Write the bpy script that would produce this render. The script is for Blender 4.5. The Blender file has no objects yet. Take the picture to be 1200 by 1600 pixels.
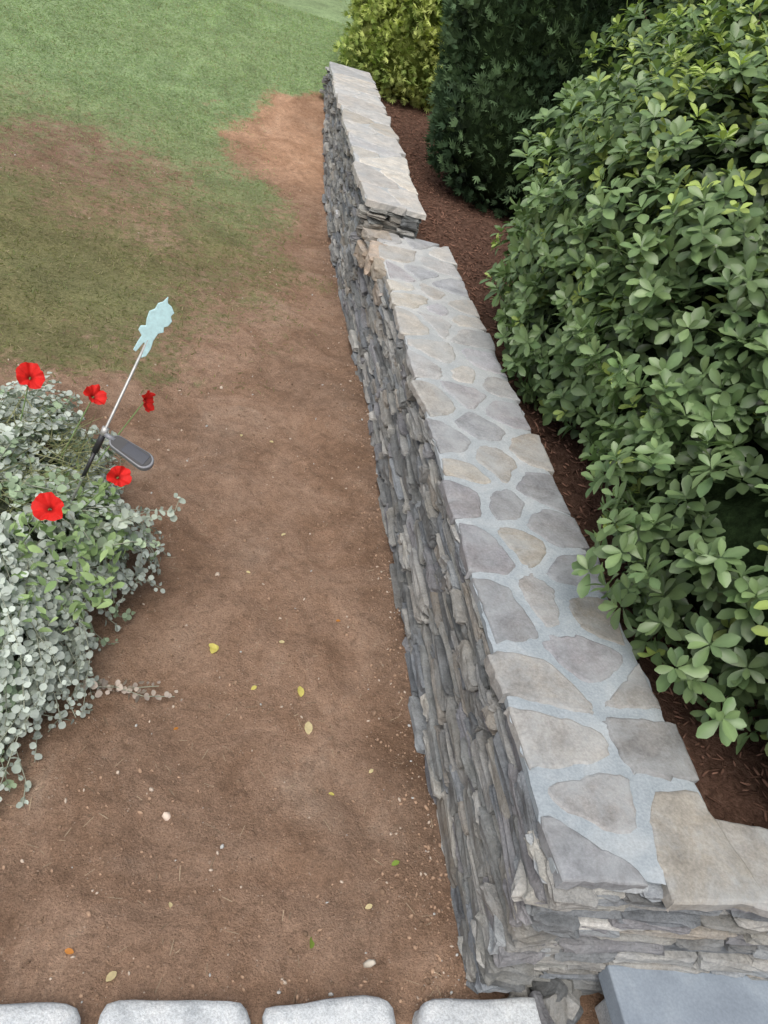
import bpy, math, numpy as np
from mathutils import Vector, Matrix
rng=np.random.default_rng(11)
scene=bpy.context.scene
# ---------------------------------------------------------------- helpers
def link(o,parent=None):
    scene.collection.objects.link(o)
    if parent: o.parent=parent
    return o
def empty(name):
    e=bpy.data.objects.new(name,None); e.empty_display_size=.1
    return link(e)
def make(name,V,F,mat,cols=None,parent=None,smooth=True,attrs=None):
    V=np.asarray(V,dtype=np.float32)
    me=bpy.data.meshes.new(name)
    if isinstance(F,np.ndarray): F=[F]
    if len(F) and isinstance(F[0],np.ndarray):
        loops=np.concatenate([f.ravel() for f in F]).astype(np.int32)
        sizes=np.concatenate([np.full(len(f),f.shape[1]) for f in F]).astype(np.int32)
    else:
        loops=np.array([i for f in F for i in f],dtype=np.int32)
        sizes=np.array([len(f) for f in F],dtype=np.int32)
    starts=np.concatenate([[0],np.cumsum(sizes)[:-1]]).astype(np.int32)
    me.vertices.add(len(V)); me.vertices.foreach_set('co',V.ravel())
    me.loops.add(len(loops)); me.loops.foreach_set('vertex_index',loops)
    me.polygons.add(len(sizes)); me.polygons.foreach_set('loop_start',starts)
    me.polygons.foreach_set('loop_total',sizes)
    me.polygons.foreach_set('use_smooth',np.full(len(sizes),smooth,dtype=bool))
    me.update(calc_edges=True); me.validate()
    def addc(n,c):
        a=me.color_attributes.new(n,'FLOAT_COLOR','POINT')
        c=np.asarray(c,dtype=np.float32)
        c4=np.ones((len(V),4),dtype=np.float32); c4[:,:3]=c
        a.data.foreach_set('color',c4.ravel())
    if cols is not None: addc('Col',cols)
    if attrs:
        for n,c in attrs.items(): addc(n,c)
    me.materials.append(mat)
    o=bpy.data.objects.new(name,me)
    return link(o,parent)
def inst(T,TF,P,R,S,C,shade=None):
    T=np.asarray(T,float); n=len(T); m=len(P)
    S=np.asarray(S,float)
    if S.ndim==1: S=np.repeat(S[:,None],3,1)
    L=T[None,:,:]*S[:,None,:]
    W=np.einsum('mij,mnj->mni',R,L)+P[:,None,:]
    F=(TF[None,:,:]+(np.arange(m)*n)[:,None,None]).reshape(-1,TF.shape[1])
    col=np.repeat(C[:,None,:],n,1)
    if shade is not None: col=col*shade[None,:,None]
    return W.reshape(-1,3),F,col.reshape(-1,3)
def merge(parts):
    V=[];F=[];C=[];o=0
    for v,f,c in parts:
        V.append(v);F.append(f+o);C.append(c);o+=len(v)
    return np.concatenate(V),F,np.concatenate(C)
def nrm(a): return a/np.maximum(np.linalg.norm(a,axis=-1,keepdims=True),1e-9)
def basis(d,n):
    y=nrm(d); x=nrm(np.cross(y,n)); z=np.cross(x,y)
    return np.stack([x,y,z],axis=-1)
def randrot(m):
    return basis(rng.normal(size=(m,3)),rng.normal(size=(m,3)))
def sst(a,b,x):
    t=np.clip((x-a)/(b-a),0,1); return t*t*(3-2*t)
def h2(i,j,s):
    v=np.sin(i*127.1+j*311.7+s*74.7)*43758.5453
    return v-np.floor(v)
def vn(x,y,s=0):
    i=np.floor(x);j=np.floor(y);fx=x-i;fy=y-j
    fx=fx*fx*(3-2*fx);fy=fy*fy*(3-2*fy)
    return (h2(i,j,s)*(1-fx)+h2(i+1,j,s)*fx)*(1-fy)+(h2(i,j+1,s)*(1-fx)+h2(i+1,j+1,s)*fx)*fy
def fbm(x,y,s=0,o=4):
    r=0;a=.5
    for k in range(o):
        r=r+a*vn(x*2**k,y*2**k,s+k*3.1);a*=.5
    return r/(1-.5**o)
# ---------------------------------------------------------------- materials
class NT:
    def __init__(s,name):
        s.m=bpy.data.materials.new(name); s.m.use_nodes=True
        s.t=s.m.node_tree; s.b=s.t.nodes['Principled BSDF']; s.out=s.t.nodes['Material Output']
        s.tc=s.t.nodes.new('ShaderNodeTexCoord')
    def l(s,a,b): s.t.links.new(a,b)
    def n(s,k): return s.t.nodes.new(k)
    def noise(s,sc,det=5,rough=.6,dist=0):
        x=s.n('ShaderNodeTexNoise'); x.inputs['Scale'].default_value=sc
        x.inputs['Detail'].default_value=det; x.inputs['Roughness'].default_value=rough
        x.inputs['Distortion'].default_value=dist
        s.l(s.tc.outputs['Object'],x.inputs['Vector']); return x.outputs['Fac']
    def vor(s,sc,feat='F1'):
        x=s.n('ShaderNodeTexVoronoi'); x.inputs['Scale'].default_value=sc; x.feature=feat
        s.l(s.tc.outputs['Object'],x.inputs['Vector']); return x.outputs
    def ramp(s,f,pts):
        r=s.n('ShaderNodeValToRGB'); s.l(f,r.inputs['Fac']); e=r.color_ramp.elements
        while len(e)<len(pts): e.new(.5)
        for k,(p,c) in enumerate(pts):
            e[k].position=p
            if not hasattr(c,'__len__'): c=(c,c,c)
            e[k].color=(*c,1)
        return r.outputs['Color']
    def mix(s,f,a,b,mode='MIX'):
        x=s.n('ShaderNodeMix'); x.data_type='RGBA'; x.blend_type=mode
        def put(i,v):
            if isinstance(v,(int,float)): x.inputs[i].default_value=v if i==0 else (v,v,v,1)
            elif isinstance(v,tuple): x.inputs[i].default_value=(*v,1)
            else: s.l(v,x.inputs[i])
        put(0,f);put(6,a);put(7,b); return x.outputs[2]
    def math(s,op,a,b=0,clamp=False):
        x=s.n('ShaderNodeMath'); x.operation=op; x.use_clamp=clamp
        for i,v in enumerate((a,b)):
            if isinstance(v,(int,float)): x.inputs[i].default_value=v
            else: s.l(v,x.inputs[i])
        return x.outputs[0]
    def attr(s,n='Col'):
        a=s.n('ShaderNodeAttribute'); a.attribute_name=n; return a.outputs['Color']
    def sep(s,c):
        x=s.n('ShaderNodeSeparateColor'); s.l(c,x.inputs[0]); return x.outputs
    def bump(s,h,st,dist=.01):
        b=s.n('ShaderNodeBump'); b.inputs['Strength'].default_value=st; b.inputs['Distance'].default_value=dist
        s.l(h,b.inputs['Height']); s.l(b.outputs[0],s.b.inputs['Normal']); return b
    def base(s,c,rough=.8,spec=.3):
        if isinstance(c,tuple): s.b.inputs['Base Color'].default_value=(*c,1)
        else: s.l(c,s.b.inputs['Base Color'])
        s.b.inputs['Roughness'].default_value=rough
        s.b.inputs['Specular IOR Level'].default_value=spec
def foliage(name,rough=.5,trans=.25,spec=.4,var=.35,vsc=30):
    s=NT(name); c=s.attr()
    c=s.mix(1.0,c,s.ramp(s.noise(vsc,3),[(.3,1-var),(.7,1+var*.6)]),'MULTIPLY')
    s.base(c,rough,spec)
    if trans>0:
        t=s.n('ShaderNodeBsdfTranslucent'); s.l(s.mix(1.0,c,(1.1,1.25,.6),'MULTIPLY'),t.inputs['Color'])
        m=s.n('ShaderNodeMixShader'); m.inputs[0].default_value=trans
        s.l(s.b.outputs[0],m.inputs[1]); s.l(t.outputs[0],m.inputs[2]); s.l(m.outputs[0],s.out.inputs[0])
    return s.m
def stone(name,rough=.85,mortar=0.0,bst=.6,msc=9,mcol=(.40,.42,.43),tint=.35):
    s=NT(name); c=s.attr()
    c=s.mix(1.0,c,s.ramp(s.noise(14,6,.65,.4),[(.25,.66),(.5,1.0),(.75,1.3)]),'MULTIPLY')
    c=s.mix(1.0,c,s.ramp(s.noise(120,4,.7),[(.3,.78),(.7,1.18)]),'MULTIPLY')
    c=s.mix(s.ramp(s.noise(5,4,.7),[(.4,0.0),(.7,tint)]),c,s.mix(1.0,c,(1.18,1.0,.78),'MULTIPLY'))
    if mortar>0:
        f=s.ramp(s.noise(msc,6,.7,.6),[(.42,0.0),(.66,mortar)])
        c=s.mix(f,c,mcol)
    s.base(c,rough,.25)
    h=s.math('ADD',s.noise(25,6,.7),s.math('MULTIPLY',s.noise(160,4,.7),.35))
    s.bump(h,bst,.012)
    return s.m
M_stone=stone('wall_stone',.85,.3,1.0,9,(.38,.405,.42),.22)
M_cap=stone('cap_stone',.72,.6,.30,6,(.40,.425,.435),.25)
s=NT('mortar'); c=s.ramp(s.noise(7,6,.65,.5),[(.25,(.27,.31,.335)),(.5,(.35,.39,.415)),(.75,(.45,.48,.49))])
c=s.mix(1.0,c,s.ramp(s.noise(140,3),[(.3,.85),(.7,1.1)]),'MULTIPLY')
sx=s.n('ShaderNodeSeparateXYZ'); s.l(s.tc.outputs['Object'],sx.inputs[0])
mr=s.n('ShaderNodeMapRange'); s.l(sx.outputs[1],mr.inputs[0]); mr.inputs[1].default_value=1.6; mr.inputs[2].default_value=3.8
c=s.mix(mr.outputs[0],c,s.mix(1.0,c,(1.38,1.27,1.18),'MULTIPLY'))  # mortar lightened toward the far end, glare painted into its colour
s.base(c,.85,.2); s.bump(s.noise(60,6,.7),.4,.006); M_mortar=s.m
s=NT('dark_mortar'); s.base(s.ramp(s.noise(30),[(.3,(.035,.032,.029)),(.7,(.09,.082,.075))]),.95,.1); M_core=s.m  # dark mortar of the core set back behind the face stones
s=NT('granite'); c=s.ramp(s.noise(13,7,.75,.3),[(.3,(.46,.49,.51)),(.5,(.68,.71,.72)),(.72,(.80,.81,.80))])
c=s.mix(1.0,c,s.ramp(s.noise(180,3,.7),[(.35,.75),(.6,1.05)]),'MULTIPLY')
s.base(c,.8,.3); s.bump(s.noise(35,7,.75),.6,.014); M_granite=s.m
s=NT('bluestone'); c=s.ramp(s.noise(6,6,.6,.3),[(.25,(.20,.235,.28)),(.55,(.265,.31,.36)),(.8,(.34,.385,.43))])
c=s.mix(1.0,c,s.ramp(s.noise(150,3),[(.3,.88),(.7,1.08)]),'MULTIPLY')
s.base(c,.6,.4); s.bump(s.noise(45,5),.2,.006); M_blue=s.m
# ground
s=NT('ground'); a=s.sep(s.attr('M1')); mulch=s.sep(s.attr('M2'))
d=s.ramp(s.noise(2.6,9,.72,.8),[(.27,(.225,.138,.088)),(.42,(.315,.200,.133)),(.56,(.395,.262,.182)),(.76,(.50,.37,.275))])
d=s.mix(1.0,d,s.ramp(s.noise(22,9,.8,.7),[(.28,.56),(.5,1.0),(.75,1.36)]),'MULTIPLY')
d=s.mix(1.0,d,s.ramp(s.noise(190,4,.75),[(.3,.64),(.7,1.32)]),'MULTIPLY')
sp=s.vor(85); spk=s.math('MULTIPLY',s.ramp(sp['Distance'],[(.10,1.0),(.22,0.0)]),s.ramp(s.noise(33,3),[(.52,0.0),(.62,.8)]))
d=s.mix(spk,d,(.55,.45,.36))
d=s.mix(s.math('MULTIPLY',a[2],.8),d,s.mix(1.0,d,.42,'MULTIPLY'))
d=s.mix(mulch[1],d,s.mix(1.0,d,(1.38,1.3,1.22),'MULTIPLY'))
gd=s.ramp(s.noise(60,5,.7),[(.3,(.15,.145,.065)),(.6,(.245,.23,.11)),(.8,(.34,.30,.175))])
gg=s.ramp(s.noise(45,6,.7),[(.3,(.19,.265,.12)),(.55,(.30,.40,.20)),(.8,(.42,.52,.30))])
g=s.mix(a[1],gd,gg)
g=s.mix(1.0,g,s.ramp(s.noise(3.0,7,.75,.5),[(.3,.68),(.7,1.28)]),'MULTIPLY')
lm=s.math('ADD',a[0],s.math('MULTIPLY',s.math('SUBTRACT',s.noise(16,9,.8),.5),2.4))
lm=s.math('MULTIPLY',s.ramp(lm,[(.22,0.0),(.66,1.0)]),s.ramp(a[0],[(.04,0.0),(.25,1.0)]))
c=s.mix(lm,d,g)
mc=s.ramp(s.noise(40,7,.75,1.0),[(.3,(.045,.027,.019)),(.5,(.14,.078,.055)),(.75,(.27,.17,.125))])
c=s.mix(mulch[0],c,mc)
s.base(c,.95,.12)
h=s.math('ADD',s.noise(20,9,.75),s.math('MULTIPLY',s.noise(150,4,.7),.4)); s.bump(h,.9,.028)
M_ground=s.m
M_leaf=foliage('shrub_leaves',.36,.22,.5,.2,12)
M_conifer=foliage('conifer_foliage',.7,.12,.2,.35,6)
M_silver=foliage('silver_leaves',.85,.15,.15,.15,25)
M_grass=foliage('grass',.8,.5,.1,.3,5)
M_petal=foliage('petals',.6,.3,.2,.15,60)
M_chip=foliage('chips',.9,0,.1,.2,60)
s=NT('bark'); s.base(s.ramp(s.noise(40,6),[(.3,(.05,.035,.025)),(.7,(.13,.09,.065))]),.9,.1); s.bump(s.noise(80),.8,.01); M_bark=s.m
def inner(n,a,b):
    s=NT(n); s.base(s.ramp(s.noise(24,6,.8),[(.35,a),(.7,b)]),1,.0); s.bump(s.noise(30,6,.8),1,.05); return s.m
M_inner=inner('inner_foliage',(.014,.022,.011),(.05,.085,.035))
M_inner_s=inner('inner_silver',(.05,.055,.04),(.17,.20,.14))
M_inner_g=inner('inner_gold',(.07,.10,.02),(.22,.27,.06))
# ---------------------------------------------------------------- terrain
def hill(Y):
    d=np.clip(Y-5.8,0,3.4); z=.05*d**1.8
    return z+.66*(1-np.exp(-np.clip(Y-9.2,0,None)/3))
def rline(X): return .765-.07*(X-.85)
def bedmask(X,Y):
    return sst(1.02,1.08,X)*sst(-.02,.02,Y-rline(X))
FP=[(.35,1.9,.5),(.55,2.3,.2),(.3,2.7,-.2),(.6,1.2,.4),(.25,1.2,-.3),(.1,2.3,.8),(.5,3.1,0),(.62,1.75,-.1),(-.05,2.8,.3),(.35,3.6,.2),(.45,.95,1.2),(.05,1.0,.2)]
def gz(X,Y,detail=True):
    z=hill(Y)
    b=bedmask(X,Y)
    bed=np.maximum(.43,z+.05*sst(9.6,8.8,Y))
    z=z*(1-b)+bed*b
    if detail:
        near=sst(-5,-4,X)*sst(12,10,Y)
        z=z+near*((fbm(X*2.1,Y*2.1,1)-.5)*.045+(fbm(X*9,Y*9,5)-.5)*.030+b*(fbm(X*14,Y*14,8)-.5)*.04)
        for fx,fy,fa in FP:
            u=(X-fx)*math.cos(fa)+(Y-fy)*math.sin(fa);v=-(X-fx)*math.sin(fa)+(Y-fy)*math.cos(fa)
            q=(u/.065)**2+(v/.15)**2
            z=z+(-.016*np.exp(-q**1.5)+.008*np.exp(-(q-1.7)**2*1.5))*(1-b)
    return z
def xb(Y):
    return np.interp(Y,[2.9,3.1,3.4,4.2,5.0,6.6,7.1,8.0,8.6,9.0,9.4,9.7],[-4,-.8,.05,.22,.38,.34,.0,-.05,.2,.5,1.3,60])
def lawn(X,Y):
    n=(fbm(X*2.2,Y*2.2,20)-.5)
    m=sst(-.34,.34,xb(Y)-X+n*1.0)*sst(2.8,3.5,Y+n*.9)
    pd=((X+1.6)/1.0)**2+((Y-6.35)/.5)**2
    m*=1-.62*sst(2.0,.0,pd+n*3.0)
    m*=.66+.34*sst(5,8.2,Y)+.9*(fbm(X*1.1,Y*1.1,31)-.5)*sst(9.5,7.5,Y)
    return np.clip(m,0,1)*(1-bedmask(X,Y)*sst(9.9,9.4,Y))
def mulchm(X,Y): return bedmask(X,Y)*sst(9.6,9.2,Y)*sst(7.2,6.8,X)
def axis(a,b,st,far,):
    f=np.arange(a,b+1e-6,st); g=[];x=st
    while sum(g)<far: x*=1.35; g.append(x)
    cs=np.cumsum(g)
    return np.concatenate([(a-cs)[::-1],f,b+cs])
xs=axis(-4.5,4.5,.03,400); ys=axis(0,11,.03,400)
GX,GY=np.meshgrid(xs,ys); GX=GX.ravel();GY=GY.ravel()
nx=len(xs);ny=len(ys)
i,j=np.meshgrid(np.arange(nx-1),np.arange(ny-1)); q=(j*nx+i).ravel()
Fq=np.stack([q,q+1,q+nx+1,q+nx],1)
L=lawn(GX,GY); Gn=np.clip(sst(4.8,8.6,GY)+.5*(fbm(GX*1.2,GY*1.2,40)-.5),0,1)
dk=sst(2.0,.2,((GX+1.6)/1.2)**2+((GY-6.3)/.6)**2)*.5+.5*sst(.30,.0,.85-GX)*sst(.7,1.6,GY)*(GX<1)*sst(6.8,5.5,GY)+.45*sst(.5,.8,fbm(GX*1.7,GY*1.7,50))  # dark soil patches, plus contact shade painted along the wall base
lt=sst(6.3,7.4,GY)*sst(9.6,9,GY)*sst(-.6,0,GX)
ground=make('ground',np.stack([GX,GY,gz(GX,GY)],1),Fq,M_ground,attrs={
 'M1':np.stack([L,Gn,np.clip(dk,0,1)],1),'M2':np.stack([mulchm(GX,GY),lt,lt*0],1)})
# ---------------------------------------------------------------- rounded box template
def rbox(n=4,p=7,pw=.75):
    vs={};F=[]
    def vid(k):
        if k not in vs: vs[k]=len(vs)
        return vs[k]
    for ax in range(3):
        for sd in (0,n):
            for a in range(n):
                for b in range(n):
                    def K(u,v):
                        k=[0,0,0];k[ax]=sd;k[(ax+1)%3]=u;k[(ax+2)%3]=v;return tuple(k)
                    q=[vid(K(a,b)),vid(K(a+1,b)),vid(K(a+1,b+1)),vid(K(a,b+1))]
                    F.append(q if sd else q[::-1])
    V=np.array(list(vs.keys()),float)/n*2-1
    V=np.sign(V)*np.abs(V)**pw
    inf=np.abs(V).max(1);pn=(np.abs(V)**p).sum(1)**(1/p)
    V=V*(inf/pn)[:,None]
    return V,np.array(F)
RB,RBF=rbox()
RC,RCF=rbox(8,9,.8)
SB,SBF=rbox(5,16,.6)
def stones(P,R,S,C,jit=.10,slate=False,T=None):
    if T is None: T,TF=(SB,SBF) if slate else (RB,RBF)
    else: T,TF=T
    m=len(P);n=len(T)
    L=np.repeat(T[None],m,0).copy()
    for k in range(3):
        w=rng.normal(size=(m,3,3))*1.6; ph=rng.uniform(0,6.28,(m,3))
        L+=jit*np.sin(np.einsum('mij,mnj->mni',w,L)+ph[:,None,:])*.6
    sh=rng.normal(size=(m,3))*(.10 if slate else .18)
    if slate:
        tp=rng.normal(size=(m,2))*.20
        L[:,:,2]*=1+tp[:,0,None]*L[:,:,0]
        L[:,:,0]+=sh[:,None,0]*L[:,:,1]
        L+=rng.normal(size=L.shape)*np.array([.035,.05,.055])
    else:
        L[:,:,0]+=sh[:,None,0]*L[:,:,2]
        L[:,:,2]+=sh[:,None,1]*L[:,:,0]*.6
        L+=rng.normal(size=L.shape)*(.025 if n<200 else .008)
    W=np.einsum('mij,mnj->mni',R,L*S[:,None,:])+P[:,None,:]
    F=(TF[None]+(np.arange(m)*n)[:,None,None]).reshape(-1,4)
    return W.reshape(-1,3),F,np.repeat(C[:,None,:],n,1).reshape(-1,3)
PAL=np.array([(.215,.215,.20),(.175,.182,.178),(.26,.255,.235),(.20,.20,.21),(.245,.245,.235),(.31,.305,.28),(.135,.14,.14),(.24,.22,.19),(.35,.345,.325),(.18,.195,.21),(.21,.225,.235)])
def face(p0,p1,nrmv,z0f,z1,depth=.11,bright=1.05):
    p0=np.array(p0,float);p1=np.array(p1,float);L=np.linalg.norm(p1-p0);d=(p1-p0)/L
    P=[];S=[];C=[];A=[]
    s0=0
    while s0<L-.02:
        seg=min(rng.uniform(.45,.9),L-s0)
        if L-s0-seg<.2: seg=L-s0
        z=z0f((p0+d*(s0+seg/2)))-.05
        while z<z1-.012:
            h=rng.choice([rng.uniform(.016,.028),rng.uniform(.028,.052)],p=[.58,.42])
            if z+h>z1-.013: h=z1-z
            x=s0-rng.uniform(0,.06)
            while x<s0+seg:
                l=min(rng.uniform(.06,.30),max(.06,s0+seg-x+rng.uniform(-.01,.08)))
                if x+l>L+.015: l=max(.03,L+.01-x)
                c=p0+d*(x+l/2); off=rng.normal()*.010+(.02*(1-(z/ z1)) if z<z1*.4 else 0)
                if s0<.3: off=min(off,.008)
                cc=c+np.array(nrmv)*(off-depth/2)
                P.append((cc[0],cc[1],z+h/2)); S.append((l/2*1.0,depth/2,h/2*1.0))
                v=rng.uniform(.7,1.35)*bright
                C.append(PAL[rng.integers(len(PAL))]*v); A.append(rng.normal()*.05)
                x+=l+.004
            z+=h+.002
        s0+=seg
    P=np.array(P);S=np.array(S);C=np.array(C);A=np.array(A)
    dx=np.zeros((len(P),3));dx[:,0]=d[0];dx[:,1]=d[1];dx[:,2]=A*.8
    dx=nrm(dx);nn=np.tile(np.array([nrmv[0],nrmv[1],0.]),(len(P),1))
    z=nrm(np.cross(dx,nn)); z*=np.sign(z[:,2:3]); y=np.cross(z,dx)
    R=np.stack([dx,y,z],-1)
    return P,R,S,C
wall=empty('stone_wall')
parts=[]
ZT=.525; ZU=.685
r0=(.90,.712); r1=(4.0,.715-.07*3.14)
rn=np.array([-.07,-1.]);rn/=np.linalg.norm(rn)
def gflat(p): return float(gz(np.array([p[0]]),np.array([p[1]]),False)[0])
for args in [((.862,.73),(.858,3.3),(-1,0),gflat,ZT),
             ((.858,3.3),(.805,4.62),(-.9992,-.04),gflat,ZT),
             (r0,r1,tuple(rn),gflat,ZT,.11,1.3),
             ((1.285,.86),(1.285,4.65),(1,0),lambda p:.34,ZT),
             ((1.30,.835),(4.0,.835-.07*2.7),tuple(-rn),lambda p:.34,ZT),
             ((.785,4.60),(.785,8.95),(-1,0),gflat,ZU),
             ((.79,4.60),(1.10,4.60),(0,-1),lambda p:.5,ZU),
             ((1.09,4.62),(1.17,8.95),(1,0),lambda p:.4,ZU),
             ((.78,8.96),(1.17,8.96),(0,1),lambda p:.4,ZU)]:
    P,R,S,C=face(*args)
    parts.append(stones(P,R,S,C,.07,True))
P=np.array([(.86,4.26,.50),(.84,4.47,.44),(.85,4.05,.52),(.86,4.52,.535),(.86,3.9,.45),(.80,5.85,.21)]);S=np.array([(.08,.15,.055),(.075,.10,.045),(.06,.08,.03),(.08,.07,.03),(.05,.10,.03),(.035,.05,.022)])
R=np.tile(np.eye(3),(6,1,1))
parts.append(stones(P,R,S,np.array([(.52,.42,.33),(.40,.33,.26),(.46,.40,.32),(.42,.37,.31),(.34,.29,.24),(.7,.72,.75)]),.07,True))
P=[];S=[];C=[];A=[]
z=-.03;k=0
while z<ZT-.012:
    h=min(rng.uniform(.035,.062),ZT-z)
    a=k%2
    l=rng.uniform(.10,.17);w=rng.uniform(.06,.08)
    P.append((.856+(l if a else w),.705+(w if a else l),z+h/2));S.append((l if a else w,w if a else l,h/2))
    C.append(PAL[rng.integers(len(PAL))]*1.25);A.append(rng.normal()*.03-.02)
    z+=h+.002;k+=1
A=np.array(A);R=np.zeros((len(A),3,3));R[:,0,0]=np.cos(A);R[:,0,1]=-np.sin(A);R[:,1,0]=np.sin(A);R[:,1,1]=np.cos(A);R[:,2,2]=1
parts.append(stones(np.array(P),R,np.array(S),np.array(C),.045,True))
V,F,C=merge(parts)
make('face_stones',V,F,M_stone,C,wall,smooth=False)
def prism(name,poly,z0,z1,mat,parent=None):
    n=len(poly);V=[(x,y,z0) for x,y in poly]+[(x,y,z1) for x,y in poly]
    F=[list(range(n))[::-1],list(range(n,2*n))]+[[i,(i+1)%n,n+(i+1)%n,n+i] for i in range(n)]
    return make(name,V,F,mat,None,parent,smooth=False)
prism('core',[(.92,.765),(1.24,.74),(1.24,4.7),(.87,4.7)],-.1,ZT-.002,M_core,wall)
prism('core_return',[(1.2,.74),(3.97,.545),(3.97,.60),(1.2,.79)],-.1,ZT-.003,M_core,wall)
prism('core_upper',[(.83,4.65),(1.05,4.65),(1.12,8.9),(.83,8.9)],.0,ZU-.002,M_core,wall)
# ---- caps: irregular flagstones in mortar
def clip(poly,p,n):
    out=[];m=len(poly)
    for i in range(m):
        a=poly[i];b=poly[(i+1)%m];da=(a-p)@n;db=(b-p)@n
        if da<=0: out.append(a)
        if (da<0<db) or (db<0<da): out.append(a+(b-a)*(da/(da-db)))
    return out
def ccw(q): 
    return [np.array(p,float) for p in q]
CP=np.array([(.275,.262,.24),(.255,.252,.248),(.248,.245,.258),(.24,.225,.198),(.29,.283,.268),(.232,.232,.23),(.305,.288,.255),(.262,.25,.232),(.215,.22,.23)])
def cap(nm,quad,z,th,sp,rows,brf,joint=(.012,.026),rnd=2):
    q=ccw(quad)
    Lw=np.linalg.norm(q[3]-q[0]); N=int(Lw/sp)
    sites=[]
    for k in range(N+1):
        opts=rows[rng.integers(len(rows))]
        for t in opts:
            s=(k+.5+rng.normal()*.22+(.42 if .35<t<.65 and len(opts)>1 else 0))/(N+1); s=np.clip(s,.01,.99)
            tt=np.clip(t+rng.normal()*.05,.08,.92)
            a=q[0]+(q[3]-q[0])*s;b=q[1]+(q[2]-q[1])*s
            sites.append(a+(b-a)*tt)
    sites=np.array(sites)
    V=[];F=[];C=[]
    cen=sum(q)/4
    for i,sv in enumerate(sites):
        poly=[p+nrm(p-cen)*.5 for p in q]
        edges=[]
        for a in range(4):
            p=q[a];dd=nrm(q[(a+1)%4]-p);n=np.array([dd[1],-dd[0]])
            if (cen-p)@n>0:n=-n
            ang=rng.normal()*.08;n2=np.array([n[0]*math.cos(ang)-n[1]*math.sin(ang),n[0]*math.sin(ang)+n[1]*math.cos(ang)])
            edges.append((p+dd*((sv-p)@dd)+n*rng.uniform(-.010,.020),n2,p,n))
        for pr,n2,p,n in edges: poly=clip(poly,p+n*.13,n)
        jh=rng.uniform(*joint)
        dist=np.linalg.norm(sites-sv,axis=1)
        for j in np.argsort(dist)[1:14]:
            n=nrm(sites[j]-sv); poly=clip(poly,(sites[j]+sv)/2-n*jh,n)
            if len(poly)<3:break
        if len(poly)<3: continue
        for it in range(rnd):
            Q=[]
            for a in range(len(poly)):
                p0=poly[a];p1=poly[(a+1)%len(poly)];r_=.2 if it==0 else .25
                Q+=[p0*(1-r_)+p1*r_,p0*r_+p1*(1-r_)]
            poly=Q
        P=[];m=len(poly)
        for a in range(m):
            p0=poly[a];p1=poly[(a+1)%m];L=np.linalg.norm(p1-p0);nn=max(1,int(L/.03))
            for b in range(nn):
                P.append(p0+(p1-p0)*b/nn+rng.normal(size=2)*.0045)
        Q=[]
        for a in range(len(P)):
            p0=P[a];p1=P[(a+1)%len(P)];Q+= [p0*.75+p1*.25,p0*.25+p1*.75]
        P=Q
        for pr,n2,p,n in edges:
            P=clip(P,pr,n2)
            if len(P)<3: break
        if len(P)<3: continue
        PP=[]
        for a in range(len(P)):
            p0=P[a];p1=P[(a+1)%len(P)];L=np.linalg.norm(p1-p0);nn=max(1,int(L/.025))
            for b in range(nn): PP.append(p0+(p1-p0)*b/nn+rng.normal(size=2)*.0018)
        P=np.array(PP);c=P.mean(0)
        zt=z+rng.uniform(-.0005,.002); n=len(P);o=len(V)
        tx,ty=rng.normal(size=2)*.004
        thk=th*rng.uniform(.75,1.1)
        rings=[(.0,-thk),(0.0,-.006),(-.004,-.002),(-.010,0)]
        for ins,dz in rings:
            dcv=P-c; R_=P+nrm(dcv)*ins
            if dz==-thk: R_=R_+rng.normal(size=R_.shape)*.003
            for p in R_:
                V.append((p[0],p[1],zt+dz+((p-c)@np.array([tx,ty]) if dz>-th*.5 else 0)))
        for r in range(3):
            for a in range(n):
                b=(a+1)%n
                F.append([o+r*n+a,o+r*n+b,o+(r+1)*n+b,o+(r+1)*n+a])
        F.append([o+3*n+a for a in range(n)])
        col=CP[rng.integers(len(CP))]*rng.uniform(.9,1.12)*brf(c[1])  # brf lightens far cap stones: overexposed glare put into their colour
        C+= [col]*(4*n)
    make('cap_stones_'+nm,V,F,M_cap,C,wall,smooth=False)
    qi=[p+nrm(cen-p)*.022 for p in q]
    nu,nv=18,max(6,int(Lw/.03))
    VV=[];FF=[]
    for a in range(nv+1):
        for b in range(nu+1):
            s_=a/nv;t_=b/nu
            p=(qi[0]*(1-s_)+qi[3]*s_)*(1-t_)+(qi[1]*(1-s_)+qi[2]*s_)*t_
            ed=(b in(0,nu)) or (a in(0,nv))
            if ed: p=p+rng.normal(size=2)*.004
            VV.append((p[0],p[1],z-.004+(rng.normal()*.0010)-(.007 if ed else 0)))
    for a in range(nv):
        for b in range(nu):
            k=a*(nu+1)+b;FF.append([k,k+1,k+nu+2,k+nu+1])
    make('mortar_bed_'+nm,VV,FF,M_mortar,None,wall)
    prism('mortar_'+nm,[tuple(p+nrm(cen-p)*.010) for p in qi],z-th+.004,z-.012,M_mortar,wall)
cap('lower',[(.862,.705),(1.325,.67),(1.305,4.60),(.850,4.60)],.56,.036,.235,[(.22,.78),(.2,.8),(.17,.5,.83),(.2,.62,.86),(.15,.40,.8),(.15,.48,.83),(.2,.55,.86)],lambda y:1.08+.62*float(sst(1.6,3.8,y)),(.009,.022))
cap('return',[(1.335,.665),(1.335,.85),(4.02,.665),(4.02,.475)],.557,.036,.28,[(.5,),(.5,),(.3,.75)],lambda y:1.15,(.006,.012),1)
cap('upper',[(.755,4.585),(1.115,4.585),(1.20,9.0),(.765,9.0)],.72,.042,.42,[(.3,.8),(.5,),(.25,.7)],lambda y:1.95,(.003,.007),1)
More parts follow.
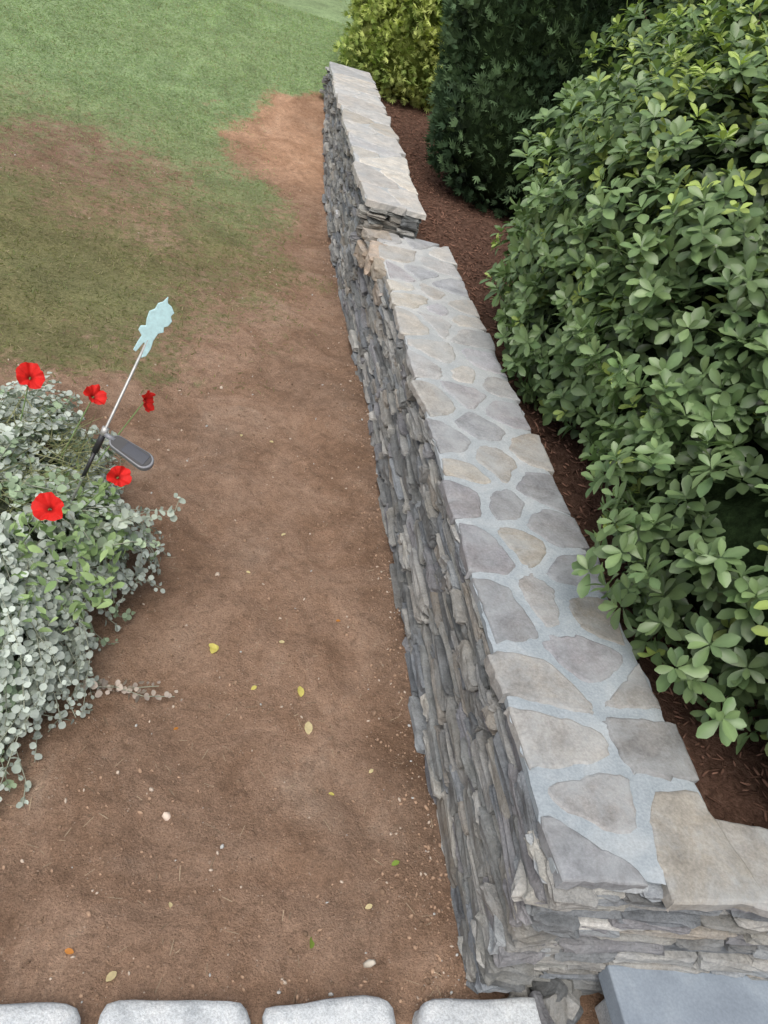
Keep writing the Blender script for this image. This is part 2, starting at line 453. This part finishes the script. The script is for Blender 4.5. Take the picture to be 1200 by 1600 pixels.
# ---------------------------------------------------------------- border stones + bluestone
for k,(a,b) in enumerate([(-1.06,-.74),(-.70,-.40),(-.36,-.06),(-.015,.31),(.355,.65),(.695,1.0)]):
    c=np.array([[(a+b)/2,.548,.005]]);S=np.array([[(b-a)/2*1.02,.115,.072]])
    V,F,C=stones(c,np.eye(3)[None],S,np.array([[.5,.5,.5]]),.07,False,(RC,RCF))
    o=make('border_stone',V,F,M_granite,C)
def slab(name,poly,z0,z1,mat,parent,bev=.006):
    o=prism(name,poly,z0,z1,mat,parent);m=o.modifiers.new('b','BEVEL');m.width=bev;m.segments=3;return o
st=empty('bluestone_step')
slab('tread',[(1.15,.10),(2.5,.05),(2.5,.595),(1.155,.690)],.12,.182,M_blue,st)
slab('riser',[(1.20,.14),(2.46,.09),(2.46,.57),(1.20,.66)],-.05,.118,M_granite,st)
P=[];S=[];C=[]
for k in range(26):
    P.append((rng.uniform(.90,1.2),rng.uniform(.52,.68),rng.uniform(0,.05)));a=rng.uniform(.015,.05);S.append((a,a*rng.uniform(.6,1),a*.6));C.append(PAL[rng.integers(10)]*.9)
V,F,C=stones(np.array(P),randrot(len(P)),np.array(S),np.array(C),.15);make('rubble_stones',V,F,M_stone,C,smooth=False)
# ---------------------------------------------------------------- pebbles / crumbs / fallen leaves
def ico():
    import bmesh
    bm=bmesh.new();bmesh.ops.create_icosphere(bm,subdivisions=1,radius=1)
    V=np.array([v.co[:] for v in bm.verts]);F=np.array([[v.index for v in f.verts] for f in bm.faces]);bm.free();return V,F
IV,IF=ico()
m=12000
X=rng.uniform(-1.6,.86,m);Y=rng.uniform(.66,1.0,m)+rng.uniform(0,1,m)**1.5*6.0
e=rng.random(m)<.20;X[e]=.85-np.abs(rng.normal(size=e.sum()))*.09
e=rng.random(m)<.06;Y[e]=.66+np.abs(rng.normal(size=e.sum()))*.05
keep=lawn(X,Y)<.5;X=X[keep];Y=Y[keep];m=len(X)
sz=.0016+.0052*rng.random(m)**4+ (rng.random(m)<.012)*.005
C=np.array([.35,.235,.16])*rng.uniform(.5,1.3,(m,1)); C[rng.random(m)<.10]=(.55,.45,.36); C[rng.random(m)<.02]=(.5,.5,.48)
S=np.stack([sz*rng.uniform(.8,1.6,m),sz,sz*.6],1)
V,F,C=inst(IV,IF,np.stack([X,Y,gz(X,Y)+sz*.1],1),randrot(m),S,C)
make('soil_pebbles',V,F,M_chip,C)
V,F,C=inst(IV,IF,np.array([[.072,1.124,.004],[-.03,1.10,.0],[.6,.76,.002]]),randrot(3),np.array([[.02,.013,.01],[.025,.02,.006],[.02,.012,.01]]),np.array([[.7,.57,.47],[.55,.42,.34],[.55,.5,.42]]))
make('pale_pebbles',V,F,M_chip,C)
def leafT(w,fold=.10,droop=.15,ts=(0,.25,.55,.8,1)):
    V=[];F=[]
    for k,(t,ww) in enumerate(zip(ts,w)):
        for s_ in (-1,0,1):
            V.append((s_*ww,t,abs(s_)*ww*fold*4-droop*t*t))
    for k in range(len(ts)-1):
        for a in range(2):
            b=k*3+a;F.append([b,b+1,b+4,b+3])
    return np.array(V),np.array(F)
LT,LF=leafT((.03,.15,.25,.23,.05),.07,.18)
RT,RF=leafT((.10,.42,.50,.38,.08),.04,.08)
fl=[(.44,1.59,.022,0),(.463,1.452,.024,1),(.15,1.693,.026,0),(.165,1.71,.02,0),(.30,1.58,.012,0),(.451,.795,.018,2),(.39,1.77,.011,1),(.71,1.02,.014,2),(.40,2.35,.012,1),(.2,3.0,.013,1),(.62,.9,.012,1),(.52,1.22,.010,0),(-.02,.72,.016,1),(.10,.9,.010,1),(-.1,.78,.012,3),(.25,2.1,.009,1),(.06,1.4,.009,3),(.58,1.9,.010,3),(.35,3.0,.011,1),(.66,1.3,.01,1)]
fc=[(.70,.62,.18),(.66,.56,.32),(.25,.36,.07),(.6,.25,.06)]
P=np.array([(x,y,float(gz(np.array([x]),np.array([y]))[0])+.006) for x,y,_,_ in fl]);m=len(P)
dirs=rng.normal(size=(m,3));dirs[:,2]=0.05*rng.normal(size=m)
nn=np.tile([0,0,1.],(m,1))+rng.normal(size=(m,3))*.25
V,F,C=inst(RT*np.array([.8,1.3,1.5]),RF,P,basis(dirs,nn),np.array([f[2] for f in fl])*1.35,np.array([fc[f[3]] for f in fl]))
make('fallen_leaves',V,F,M_petal,C)
m=1000
X=rng.uniform(-1.2,.84,m);Y=rng.uniform(.66,5,m)
dirs=rng.normal(size=(m,3));dirs[:,2]*=.06
TT=np.array([(-.5,0,0),(.5,0,0),(.5,1,0),(-.5,1,0.)]);TF=np.array([[0,1,2,3]])
V,F,C=inst(TT,TF,np.stack([X,Y,gz(X,Y)+.004],1),basis(dirs,np.tile([0,0,1.],(m,1))),np.stack([rng.uniform(.001,.002,m),rng.uniform(.008,.04,m),np.ones(m)],1),np.array([.45,.35,.24])*rng.uniform(.4,1.3,(m,1)))
make('dry_grass_bits',V,F,M_chip,C)
m=15000
X=1.28+rng.random(m)**1.4*3.0;Y=rng.uniform(.74,9.3,m)
C=np.array([.20,.112,.08])*rng.uniform(.3,1.7,(m,1))
dirs=rng.normal(size=(m,3));dirs[:,2]*=.35
V,F,C=inst(IV,IF,np.stack([X,Y,gz(X,Y)+.006],1),basis(dirs,np.tile([0,0,1.],(m,1))+rng.normal(size=(m,3))*.3),np.stack([rng.uniform(.002,.006,m),rng.uniform(.008,.028,m),rng.uniform(.0015,.004,m)],1),C)
make('mulch_chips',V,F,M_chip,C)
m=260000
X=rng.uniform(-4.5,2.5,m);Y=2.9+rng.uniform(0,1,m)*8.6
lw=lawn(X,Y);k=rng.random(m)<lw*(.5+.5*sst(5,8,Y))*(.5+fbm(X*3,Y*3,77));X=X[k];Y=Y[k];m=len(X)
G=np.clip(sst(4.6,8.6,Y)+rng.normal(size=m)*.22,0,1)[:,None]
C=(np.array([.225,.225,.10])*(1-G)+np.array([.34,.46,.24])*G)*rng.uniform(.75,1.3,(m,1))
dry=rng.random(m)<.18;C[dry]=np.array([.42,.37,.23])*rng.uniform(.7,1.1,(dry.sum(),1))
d=rng.normal(size=(m,3));d[:,2]=np.abs(d[:,2])*.3+.12
BT=np.array([(-.5,0,0),(.5,0,0),(.32,.6,.03),(-.32,.6,.03),(.06,1,-.05),(-.06,1,-.05)]);BF=np.array([[0,1,2,3],[3,2,4,5]])
V,F,C=inst(BT,BF,np.stack([X,Y,gz(X,Y)+.002],1),basis(d,np.tile([0,0,1.],(m,1))+rng.normal(size=(m,3))*.4),np.stack([rng.uniform(.003,.006,m),rng.uniform(.016,.038,m),np.full(m,.03)],1),C)
make('lawn_grass',V,F,M_grass,C)
# ---------------------------------------------------------------- shrubs
def blob(name,ells,sc,mat,parent,noise=.1):
    import bmesh
    for k,(c,r) in enumerate(ells):
        bm=bmesh.new();bmesh.ops.create_icosphere(bm,subdivisions=4,radius=1)
        V=np.array([v.co[:] for v in bm.verts]);F=np.array([[v.index for v in f.verts] for f in bm.faces]);bm.free()
        n=1+noise*np.sin(V@rng.normal(size=(3,))*5)+noise*.5*np.sin(V@rng.normal(size=(3,))*11)
        V=V*n[:,None]*np.array(r)*sc+np.array(c)
        make(name,V,F,mat,None,parent)
def surf(ells,m,rlo,rhi,zmin,lump=.12,seed=0,rej=.80):
    vol=np.array([r[0]*r[1]+r[1]*r[2]+r[0]*r[2] for c,r in ells]);vol/=vol.sum()
    k=rng.choice(len(ells),m,p=vol)
    c=np.array([e[0] for e in ells])[k];r=np.array([e[1] for e in ells])[k]
    u=nrm(rng.normal(size=(m,3)))
    lum=1+lump*(np.sin(u[:,0]*7+k*2+seed)+np.sin(u[:,1]*8+k+seed)+np.sin(u[:,2]*9+k*3))/2
    rad=rng.uniform(rlo,rhi,m)
    P=c+u*r*(rad*lum)[:,None]; n=nrm(u/r)
    ok=P[:,2]>zmin
    for i,(cc,rr) in enumerate(ells):
        q=np.sqrt((((P-np.array(cc))/np.array(rr))**2).sum(1))
        ok&=~((k!=i)&(q<rej))
    return P[ok],n[ok],rad[ok]
def tube(p0,p1,r0,r1,n=6):
    p0=np.array(p0,float);p1=np.array(p1,float);d=nrm(p1-p0);a=nrm(np.cross(d,[.3,.5,.81]));b=np.cross(d,a)
    V=[];
    for p,r in((p0,r0),(p1,r1)):
        for k in range(n):
            t=6.2832*k/n;V.append(p+r*(math.cos(t)*a+math.sin(t)*b))
    F=[[k,(k+1)%n,n+(k+1)%n,n+k] for k in range(n)]
    return np.array(V),np.array(F),np.tile([.12,.09,.06],(2*n,1))
shrub=empty('broadleaf_shrub')
E=[((2.33,3.05,1.25),(1.08,1.50,1.0)),((1.93,1.52,.85),(.72,.92,.46)),((1.90,3.2,.85),(.64,1.1,.45)),((2.65,3.85,1.75),(1.02,1.15,.9)),((2.7,2.1,1.45),(.95,1.1,.75)),((1.92,2.3,1.1),(.62,.8,.48)),((2.1,2.9,1.5),(.75,1.0,.6)),((2.45,1.6,1.05),(.70,.8,.5))]
P,N,rad=surf(E,15000,.76,1.06,.47,.07,1,.70)
cd=nrm(np.array([0,0,2.0])-P)
k=((N*cd).sum(1)>-.35)|(rng.random(len(P))<.35);P=P[k];N=N[k];rad=rad[k]
# natural gaps
gp=fbm(P[:,0]*5+P[:,2]*4,P[:,1]*5-P[:,2]*3,61)
k=(gp>.34)|(rad<.86);P=P[k];N=N[k];rad=rad[k]
m=len(P);ax=nrm(N*.9+np.array([0,0,.65])+rng.normal(size=(m,3))*.34)
topn=sst(1.3,2.1,P[:,2])*.65
young=rng.random(m)<(.09+topn)
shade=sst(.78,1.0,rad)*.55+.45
big=(.72+.50*fbm(P[:,0]*3+P[:,2],P[:,1]*3-P[:,2],9))[:,None]
parts=[]
nl=8
tmp=nrm(np.cross(ax,rng.normal(size=(m,3))));tb=np.cross(ax,tmp)
for k in range(nl):
    az=6.2832*(k*.382)+rng.normal(size=m)*.28
    el=np.radians(0+ k*7+rng.normal(size=m)*13)
    rd=np.cos(az)[:,None]*tmp+np.sin(az)[:,None]*tb
    d=np.cos(el)[:,None]*rd+np.sin(el)[:,None]*ax
    nn=-np.sin(el)[:,None]*rd+np.cos(el)[:,None]*ax+rng.normal(size=(m,3))*.2
    L_=rng.uniform(.050,.084,m)*(1-.04*k)*np.where(young,.85,1)
    base=P-ax*(.028*(1-k/nl))+d*.004
    c0=np.array([.115,.190,.080])*rng.uniform(.75,1.3,(m,1))
    c1=np.array([.245,.345,.150])*rng.uniform(.8,1.2,(m,1))
    f=np.clip(rng.random(m)*.6+(k/nl)*.35,0,1)[:,None]
    col=(c0*(1-f)+c1*f)*big
    yc=np.array([.48,.60,.15])*rng.uniform(.75,1.15,(m,1))
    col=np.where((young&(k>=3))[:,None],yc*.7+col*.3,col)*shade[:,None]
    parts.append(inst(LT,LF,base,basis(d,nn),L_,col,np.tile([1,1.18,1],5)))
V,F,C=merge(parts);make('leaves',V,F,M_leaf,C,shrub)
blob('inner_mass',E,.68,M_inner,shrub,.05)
pt=[]
for k in range(80):
    i=rng.integers(len(P));b=np.array([2.2+rng.normal()*.3,2.5+rng.normal()*.7,.42]);pt.append(tube(b,P[i]-N[i]*.04,.014,.003))
V,F,C=merge(pt);make('stems',V,F,M_bark,C,shrub)
# conifers ---------------------------------------------------------
def fan(nb,spread,w):
    V=[];F=[];o=0
    for k in range(nb):
        a=(k/(nb-1)-.5)*spread;L=1-.35*abs(k/(nb-1)-.5)*2
        b0=.25*abs(a)/spread if spread else 0
        p0=np.array([0,b0*.6,0]);p1=np.array([math.sin(a)*L,math.cos(a)*L,-.12*L]);pm=(p0+p1)/2+np.array([0,0,.05])
        s_=nrm(np.cross(p1-p0,[0,0,1]))*w
        V+=[p0-s_*.5,p0+s_*.5,pm+s_,pm-s_,p1+s_*.3,p1-s_*.3]
        F+=[[o,o+1,o+2,o+3],[o+3,o+2,o+4,o+5]];o+=6
    return np.array(V),np.array(F)
FT,FF=fan(5,1.7,.09)
def conifer(name,E,m,sz,c0,c1,lump,zmin,up,trunk,core=.86,mi=None,cs=4,sl=.25):
    root=empty(name)
    P,N,rad=surf(E,m,.84,1.07,zmin,lump,len(name))
    m=len(P);d=nrm(N*.8+np.array([0,0,up])+rng.normal(size=(m,3))*.38)
    nn=nrm(np.cross(d,rng.normal(size=(m,3))))
    nn=nrm(nn+N*.6)
    sh=(sst(.84,1.05,rad)*(1-sl)+sl)[:,None]  # deeper sprays darkened, crown shading put into the foliage colour
    cl=fbm(P[:,0]*cs+P[:,2]*3,P[:,1]*cs-P[:,2]*2,3)[:,None]
    f=np.clip(rng.random((m,1))*.5+(cl-.5)*2.6+.25,0,1)
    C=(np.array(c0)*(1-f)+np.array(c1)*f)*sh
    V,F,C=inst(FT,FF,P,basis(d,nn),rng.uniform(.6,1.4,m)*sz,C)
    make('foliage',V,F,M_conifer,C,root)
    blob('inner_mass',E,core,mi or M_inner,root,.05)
    V,F,C=tube(trunk,(trunk[0],trunk[1],E[0][0][2]),.06,.03,10);make('trunk',V,F,M_bark,C,root)
conifer('arborvitae',[((2.30,6.75,1.55),(.90,.85,1.35)),((2.35,6.8,2.4),(.66,.6,1.1)),((2.15,6.3,.95),(.68,.55,.6)),((3.1,6.6,1.7),(.7,.8,1.5))],36000,.062,(.040,.078,.036),(.135,.215,.10),.08,.46,.5,(2.35,6.75,.3))
conifer('arborvitae',[((4.4,7.2,1.9),(1.0,.9,1.7))],8000,.10,(.035,.07,.032),(.10,.17,.075),.07,.46,.5,(4.4,7.2,.3))
conifer('golden_cypress',[((2.05,9.9,1.15),(1.0,.8,.85)),((1.75,9.6,.85),(.74,.55,.5)),((2.5,10.0,1.6),(.8,.8,.9)),((1.5,9.8,1.35),(.5,.5,.45)),((2.2,9.5,1.6),(.55,.5,.5))],34000,.062,(.26,.36,.09),(.72,.80,.26),.13,.40,.2,(2.05,9.9,.4),.84,M_inner_g,6,.45)
conifer('background_hedge',[((5.5,10.5,1.9),(2.2,1.2,1.9)),((8.5,8.5,2.1),(1.8,2.5,2.0)),((7.0,4.5,1.6),(1.5,3,1.6))],20000,.17,(.09,.14,.05),(.25,.33,.13),.12,.3,.2,(5.5,10.5,.4))
# ---------------------------------------------------------------- silver plant
sil=empty('silver_foliage_plant')
cx,cy=-.64,1.93; rx,ry,rz=.47,.80,.46
def mp(phi,el,r=1.):
    lum=1+.09*np.sin(phi*5+1)+.07*np.sin(phi*9+el*4)
    return np.stack([cx+rx*np.cos(phi)*np.cos(el)*r*lum,cy+ry*np.sin(phi)*np.cos(el)*r*lum,.0+rz*np.sin(el)*r*(1+.08*np.sin(phi*7+2))],-1)
P=[];D=[];Nn=[];Cc=[];Sz=[];tubes=[]
def addstem(pts,c,sz,dens=.021,jit=.005):
    pts=np.array(pts)
    seg=np.linalg.norm(np.diff(pts,axis=0),axis=1);cum=np.concatenate([[0],np.cumsum(seg)]);T=cum[-1]
    for k,s_ in enumerate(np.arange(.01,T,dens)):
        s_=s_+rng.normal()*dens*.3
        p=np.array([np.interp(s_,cum,pts[:,a]) for a in range(3)])
        q=np.array([np.interp(min(T,s_+.02),cum,pts[:,a]) for a in range(3)])
        t=nrm(q-p+1e-6)
        out=nrm(p-np.array([cx,cy,.1])+np.array([0,0,.25]))
        side=nrm(np.cross(t,out)+1e-6)
        for sg in (-1,1):
            if rng.random()<.12: continue
            d=side*sg*rng.uniform(.3,1)+t*rng.uniform(0,.7)+out*rng.uniform(-.1,.6)+rng.normal(size=3)*.35
            P.append(p+rng.normal(size=3)*jit);D.append(d);Nn.append(out+np.array([0,-.2,.4])+rng.normal(size=3)*.5);Sz.append(sz*rng.uniform(.55,1.3)*(1-.35*s_/T));Cc.append(np.array(c)*rng.uniform(.72,1.2))
    for a in range(len(pts)-1): tubes.append(tube(pts[a],pts[a+1],.0018,.0014,4))
for k in range(660):
    phi=rng.uniform(-math.pi,math.pi);e0=rng.uniform(.3,1.4);e1=rng.uniform(-.02,max(.05,e0-.3))
    dphi=rng.normal()*.35;r0_=rng.uniform(.82,1.0);r1_=rng.uniform(.88,1.18)
    t=np.linspace(0,1,7)
    pts=mp(phi+dphi*t,e0+(e1-e0)*t,r0_+(r1_-r0_)*t);pts+=rng.normal(size=pts.shape)*.010;pts[:,2]=np.maximum(pts[:,2],.012)
    py=pts[-1,1]
    g=sst(1.55,1.8,py)*sst(2.25,2.0,py)
    mixg=rng.random()<.08+.36*g
    c=(.54,.60,.54) if not mixg else (.34,.44,.29)
    if py>1.6 and rng.random()<.22: continue
    addstem(pts,c,.026)
addstem([(-.25,1.83,.36),(-.17,1.85,.40),(-.10,1.90,.41),(-.03,1.92,.40),(-.02,1.95,.44)],(.50,.56,.48),.030,.018)
addstem([(-.25,1.85,.34),(-.14,1.90,.37),(-.07,1.93,.36)],(.50,.56,.46),.028,.018)
addstem([(-.25,1.78,.33),(-.14,1.80,.36),(-.07,1.84,.33)],(.40,.50,.34),.028,.018)
addstem([(-.22,1.50,.04),(-.12,1.515,.03),(-.04,1.49,.03),(.05,1.505,.02)],(.50,.43,.37),.024,.014,.010)
addstem([(-.20,1.53,.03),(-.10,1.52,.02),(.0,1.54,.02)],(.48,.41,.36),.022,.015,.010)
addstem([(-.35,1.28,.08),(-.30,1.2,.02),(-.29,1.13,.015)],(.48,.55,.48),.024)
addstem([(-.5,1.25,.08),(-.42,1.15,.02),(-.38,1.10,.015)],(.48,.55,.48),.024)
P=np.array(P);D=np.array(D);Nn=np.array(Nn);Sz=np.array(Sz);Cc=np.array(Cc)
V,F,C=inst(RT,RF,P,basis(D,Nn),Sz,Cc);make('leaves',V,F,M_silver,C,sil)
V,F,C=merge(tubes);make('stems',V,F,M_silver,C*0+np.array([.36,.38,.30]),sil)
blob('inner_mass',[((cx,cy,.02),(rx,ry,rz))],.74,M_inner_s,sil,.05)
m=700
a=rng.uniform(-math.pi,math.pi,m);r=np.sqrt(rng.random(m))*.3
P=np.stack([-.60+r*np.cos(a),2.08+r*np.sin(a)*.9,.34+rng.random(m)*.08],1)
D=nrm(rng.normal(size=(m,3))*np.array([1,1,.45])+np.array([0,0,.35]))
V,F,C=inst(BT,BF,P,basis(D,rng.normal(size=(m,3))),np.stack([np.full(m,.004),rng.uniform(.06,.17,m),np.full(m,.1)],1),np.array([.40,.40,.24])*rng.uniform(.5,1.4,(m,1)))
make('dry_stems',V,F,M_grass,C,sil)
m=340
a=rng.uniform(-math.pi,math.pi,m);r=np.sqrt(rng.random(m))
P=np.stack([-.36+r*.20*np.cos(a),1.80+r*.36*np.sin(a),.40+rng.random(m)*.07-.14*r],1)
D=rng.normal(size=(m,3))+np.array([.3,-.2,.4])
V,F,C=inst(LT,LF,P,basis(D,rng.normal(size=(m,3))*.4+np.array([0,0,1])),rng.uniform(.028,.046,m),(np.array([.22,.33,.14])+rng.random((m,1))*np.array([.14,.16,.08]))*rng.uniform(.7,1.2,(m,1)))
make('green_leaves',V,F,M_silver,C,sil)
# petunias
V=[];F=[];C=[]
pet=[(-.527,2.247,.60,.044,(.2,-.6,.8)),(-.322,2.2,.60,.037,(.5,-.3,.7)),(-.162,2.215,.60,.036,(.9,-.35,.25)),(-.195,1.853,.56,.034,(.3,-.5,.7)),(-.35,1.663,.57,.042,(-.2,-.6,.8))]
fl_=empty('red_petunias')
for (x,y,z,r,n) in pet:
    n=nrm(np.array(n,float));a=nrm(np.cross(n,[0,1,.3]));b=np.cross(n,a);o=len(V);K=60
    rr=[.04,.18,.4,.65,.85,1.0];ph=rng.uniform(0,6)
    for q,f in enumerate(rr):
        for k in range(K):
            t=6.2832*k/K
            lob=1-(.10*f*abs(math.sin(2.5*(t+ph)))**6)+.07*math.sin(2*t+ph)+.04*math.sin(3*t)
            hgt=-.65*(1-f)**1.6+.12*f*f*math.sin(5*t+ph*2)+.11*f*f*math.sin(8*t+ph)+.05*f*f*math.sin(17*t)
            p=np.array([x,y,z])+r*(f*lob*(math.cos(t)*a+math.sin(t)*b)+hgt*n);V.append(p)
            C.append((.10,.03,.01) if q==0 else ((.40,.012,.01) if q==1 else (.78+.05*math.sin(5*t),.028,.024)))
    for q in range(5):
        for k in range(K):F.append([o+q*K+k,o+q*K+(k+1)%K,o+(q+1)*K+(k+1)%K,o+(q+1)*K+k])
make('blooms',V,F,M_petal,C,fl_)
tb=[tube((x,y,z)-.4*r*nrm(np.array(n,float)),(x*.7+cx*.3,y*.8+cy*.2,.36),.0022,.0025,5) for x,y,z,r,n in pet]
V,F,C=merge(tb);make('stalks',V,F,M_silver,C*0+np.array([.22,.32,.13]),fl_)
# ---------------------------------------------------------------- solar stake
sk=empty('solar_garden_stake')
def simple(name,col,rough,metal=0,spec=.5,trans=0):
    s=NT(name);c=s.mix(1.0,col,s.ramp(s.noise(80),[(.3,.85),(.7,1.1)]),'MULTIPLY');s.base(c,rough,spec);s.b.inputs['Metallic'].default_value=metal
    if trans: s.b.inputs['Transmission Weight'].default_value=trans
    return s.m
M_steel=simple('stake_metal',(.50,.50,.48),.45,.5);M_blk=simple('black_plastic',(.03,.03,.033),.4);M_gry=simple('grey_plastic',(.22,.23,.25),.35);M_cell=simple('solar_cell',(.02,.025,.04),.15);M_acr=simple('pale_acrylic',(.55,.80,.82),.35,0,.5,.12)
A0=np.array([-.313,1.964,.45]);T0=np.array([-.134,2.144,1.0]);dv=nrm(T0-A0);b=A0-dv*.35
def cyl(name,p0,p1,r0_,r1_,mat):
    V,F,C=tube(p0,p1,r0_,r1_,16);n=16;F=[list(f) for f in F]+[list(range(n))[::-1],list(range(n,2*n))];return make(name,V,F,mat,None,sk)
Q=lambda s_:A0+dv*s_
cyl('rod',b,Q(.47),.0042,.0042,M_steel)
cyl('socket',Q(.09),Q(.17),.010,.009,M_blk);cyl('collar',Q(.15),Q(.175),.011,.011,M_steel)
cyl('lower_sleeve',Q(.0),Q(.09),.006,.006,M_blk)
pc=Q(.155);pd=nrm(np.array([.13,-.065,-.03]));pn=nrm(np.array([-.05,-.45,.9]));pn=nrm(pn-pd*(pn@pd));px=np.cross(pd,pn)
cyl('arm',pc,pc+pd*.04,.008,.008,M_gry)
def rr(L,W,n=10):
    o=[]
    for k in range(n+1):
        t=math.radians(-90+180*k/n);o.append((L-W+W*math.cos(t),W*math.sin(t)))
    for k in range(n+1):
        t=math.radians(90+180*k/n);o.append((W*.8+W*.8*math.cos(t),W*.8*math.sin(t)))
    return o
def plate(name,outl,org,ex,ey,ez,t0,t1,mat,bev=.002):
    n=len(outl);V=[org+ex*x+ey*y+ez*t0 for x,y in outl]+[org+ex*x+ey*y+ez*t1 for x,y in outl]
    F=[list(range(n))[::-1],list(range(n,2*n))]+[[i,(i+1)%n,n+(i+1)%n,n+i] for i in range(n)]
    o=make(name,V,F,mat,None,sk,smooth=False);m=o.modifiers.new('b','BEVEL');m.width=bev;m.segments=3;return o
po=pc+pd*.025
plate('panel_housing',rr(.150,.029),po,pd,px,pn,-.018,.004,M_gry,.004)
plate('panel_rim',[(x*.92+.005,y*.86) for x,y in rr(.150,.029)],po,pd,px,pn,.0042,.006,M_blk,.001)
plate('solar_cell',[(.050,-.018),(.130,-.018),(.130,.018),(.050,.018)],po,pd,px,pn,.0062,.0072,M_cell,.0005)
ol=[(0,.19),(.006,.172),(.018,.168),(.030,.155),(.026,.142),(.034,.130),(.030,.112),(.022,.104),(.027,.090),(.016,.080),(.013,.055),(.016,.03),(.013,.004),(.004,-.006),(0,.032),(-.006,.040),(-.014,.004),(-.022,.006),(-.020,.04),(-.018,.055),(-.031,.066),(-.030,.080),(-.019,.086),(-.024,.105),(-.026,.128),(-.016,.142),(-.015,.160),(-.006,.170)]
ey=dv;ex=nrm(np.cross(ey,[-.2,1,-.35]));ex=ex if ex[0]>0 else -ex;ez=np.cross(ex,ey)
plate('ornament',[(x*1.15,y) for x,y in ol[::-1]],Q(.42),ex,ey,ez,-.004,.004,M_acr,.002)
# ---------------------------------------------------------------- camera / light
cam=bpy.data.cameras.new('camera');cam.lens=27;cam.sensor_width=36;cam.clip_end=3000;cam.clip_start=.02
co=link(bpy.data.objects.new('camera',cam))
r=Vector((.9582,-.1055,.266));u=Vector((-.1417,.6328,.7613));bk=Vector((-.2486,-.7671,.5913))
Mx=Matrix(((r.x,u.x,bk.x,0),(r.y,u.y,bk.y,0),(r.z,u.z,bk.z,2.0),(0,0,0,1)))
co.matrix_world=Mx;scene.camera=co
w=bpy.data.worlds.new('World');scene.world=w;w.use_nodes=True
nt=w.node_tree;bg=nt.nodes['Background'];sky=nt.nodes.new('ShaderNodeTexSky');sky.sky_type='NISHITA';sky.sun_disc=False
el=math.radians(62);az=math.radians(-150)
sky.sun_elevation=el;sky.sun_rotation=az;sky.dust_density=4;sky.air_density=1
hs=nt.nodes.new('ShaderNodeHueSaturation');hs.inputs['Saturation'].default_value=.6
nt.links.new(sky.outputs[0],hs.inputs['Color']);nt.links.new(hs.outputs[0],bg.inputs[0]);bg.inputs[1].default_value=.15
sd=Vector((math.sin(az)*math.cos(el),math.cos(az)*math.cos(el),math.sin(el)))
sl=bpy.data.lights.new('sun','SUN');sl.energy=2.1;sl.angle=math.radians(50);sl.color=(1,.97,.92)
so=link(bpy.data.objects.new('sun',sl));so.rotation_euler=(-sd).to_track_quat('-Z','Y').to_euler()
scene.view_settings.view_transform='Standard';scene.view_settings.look='None';scene.view_settings.exposure=0
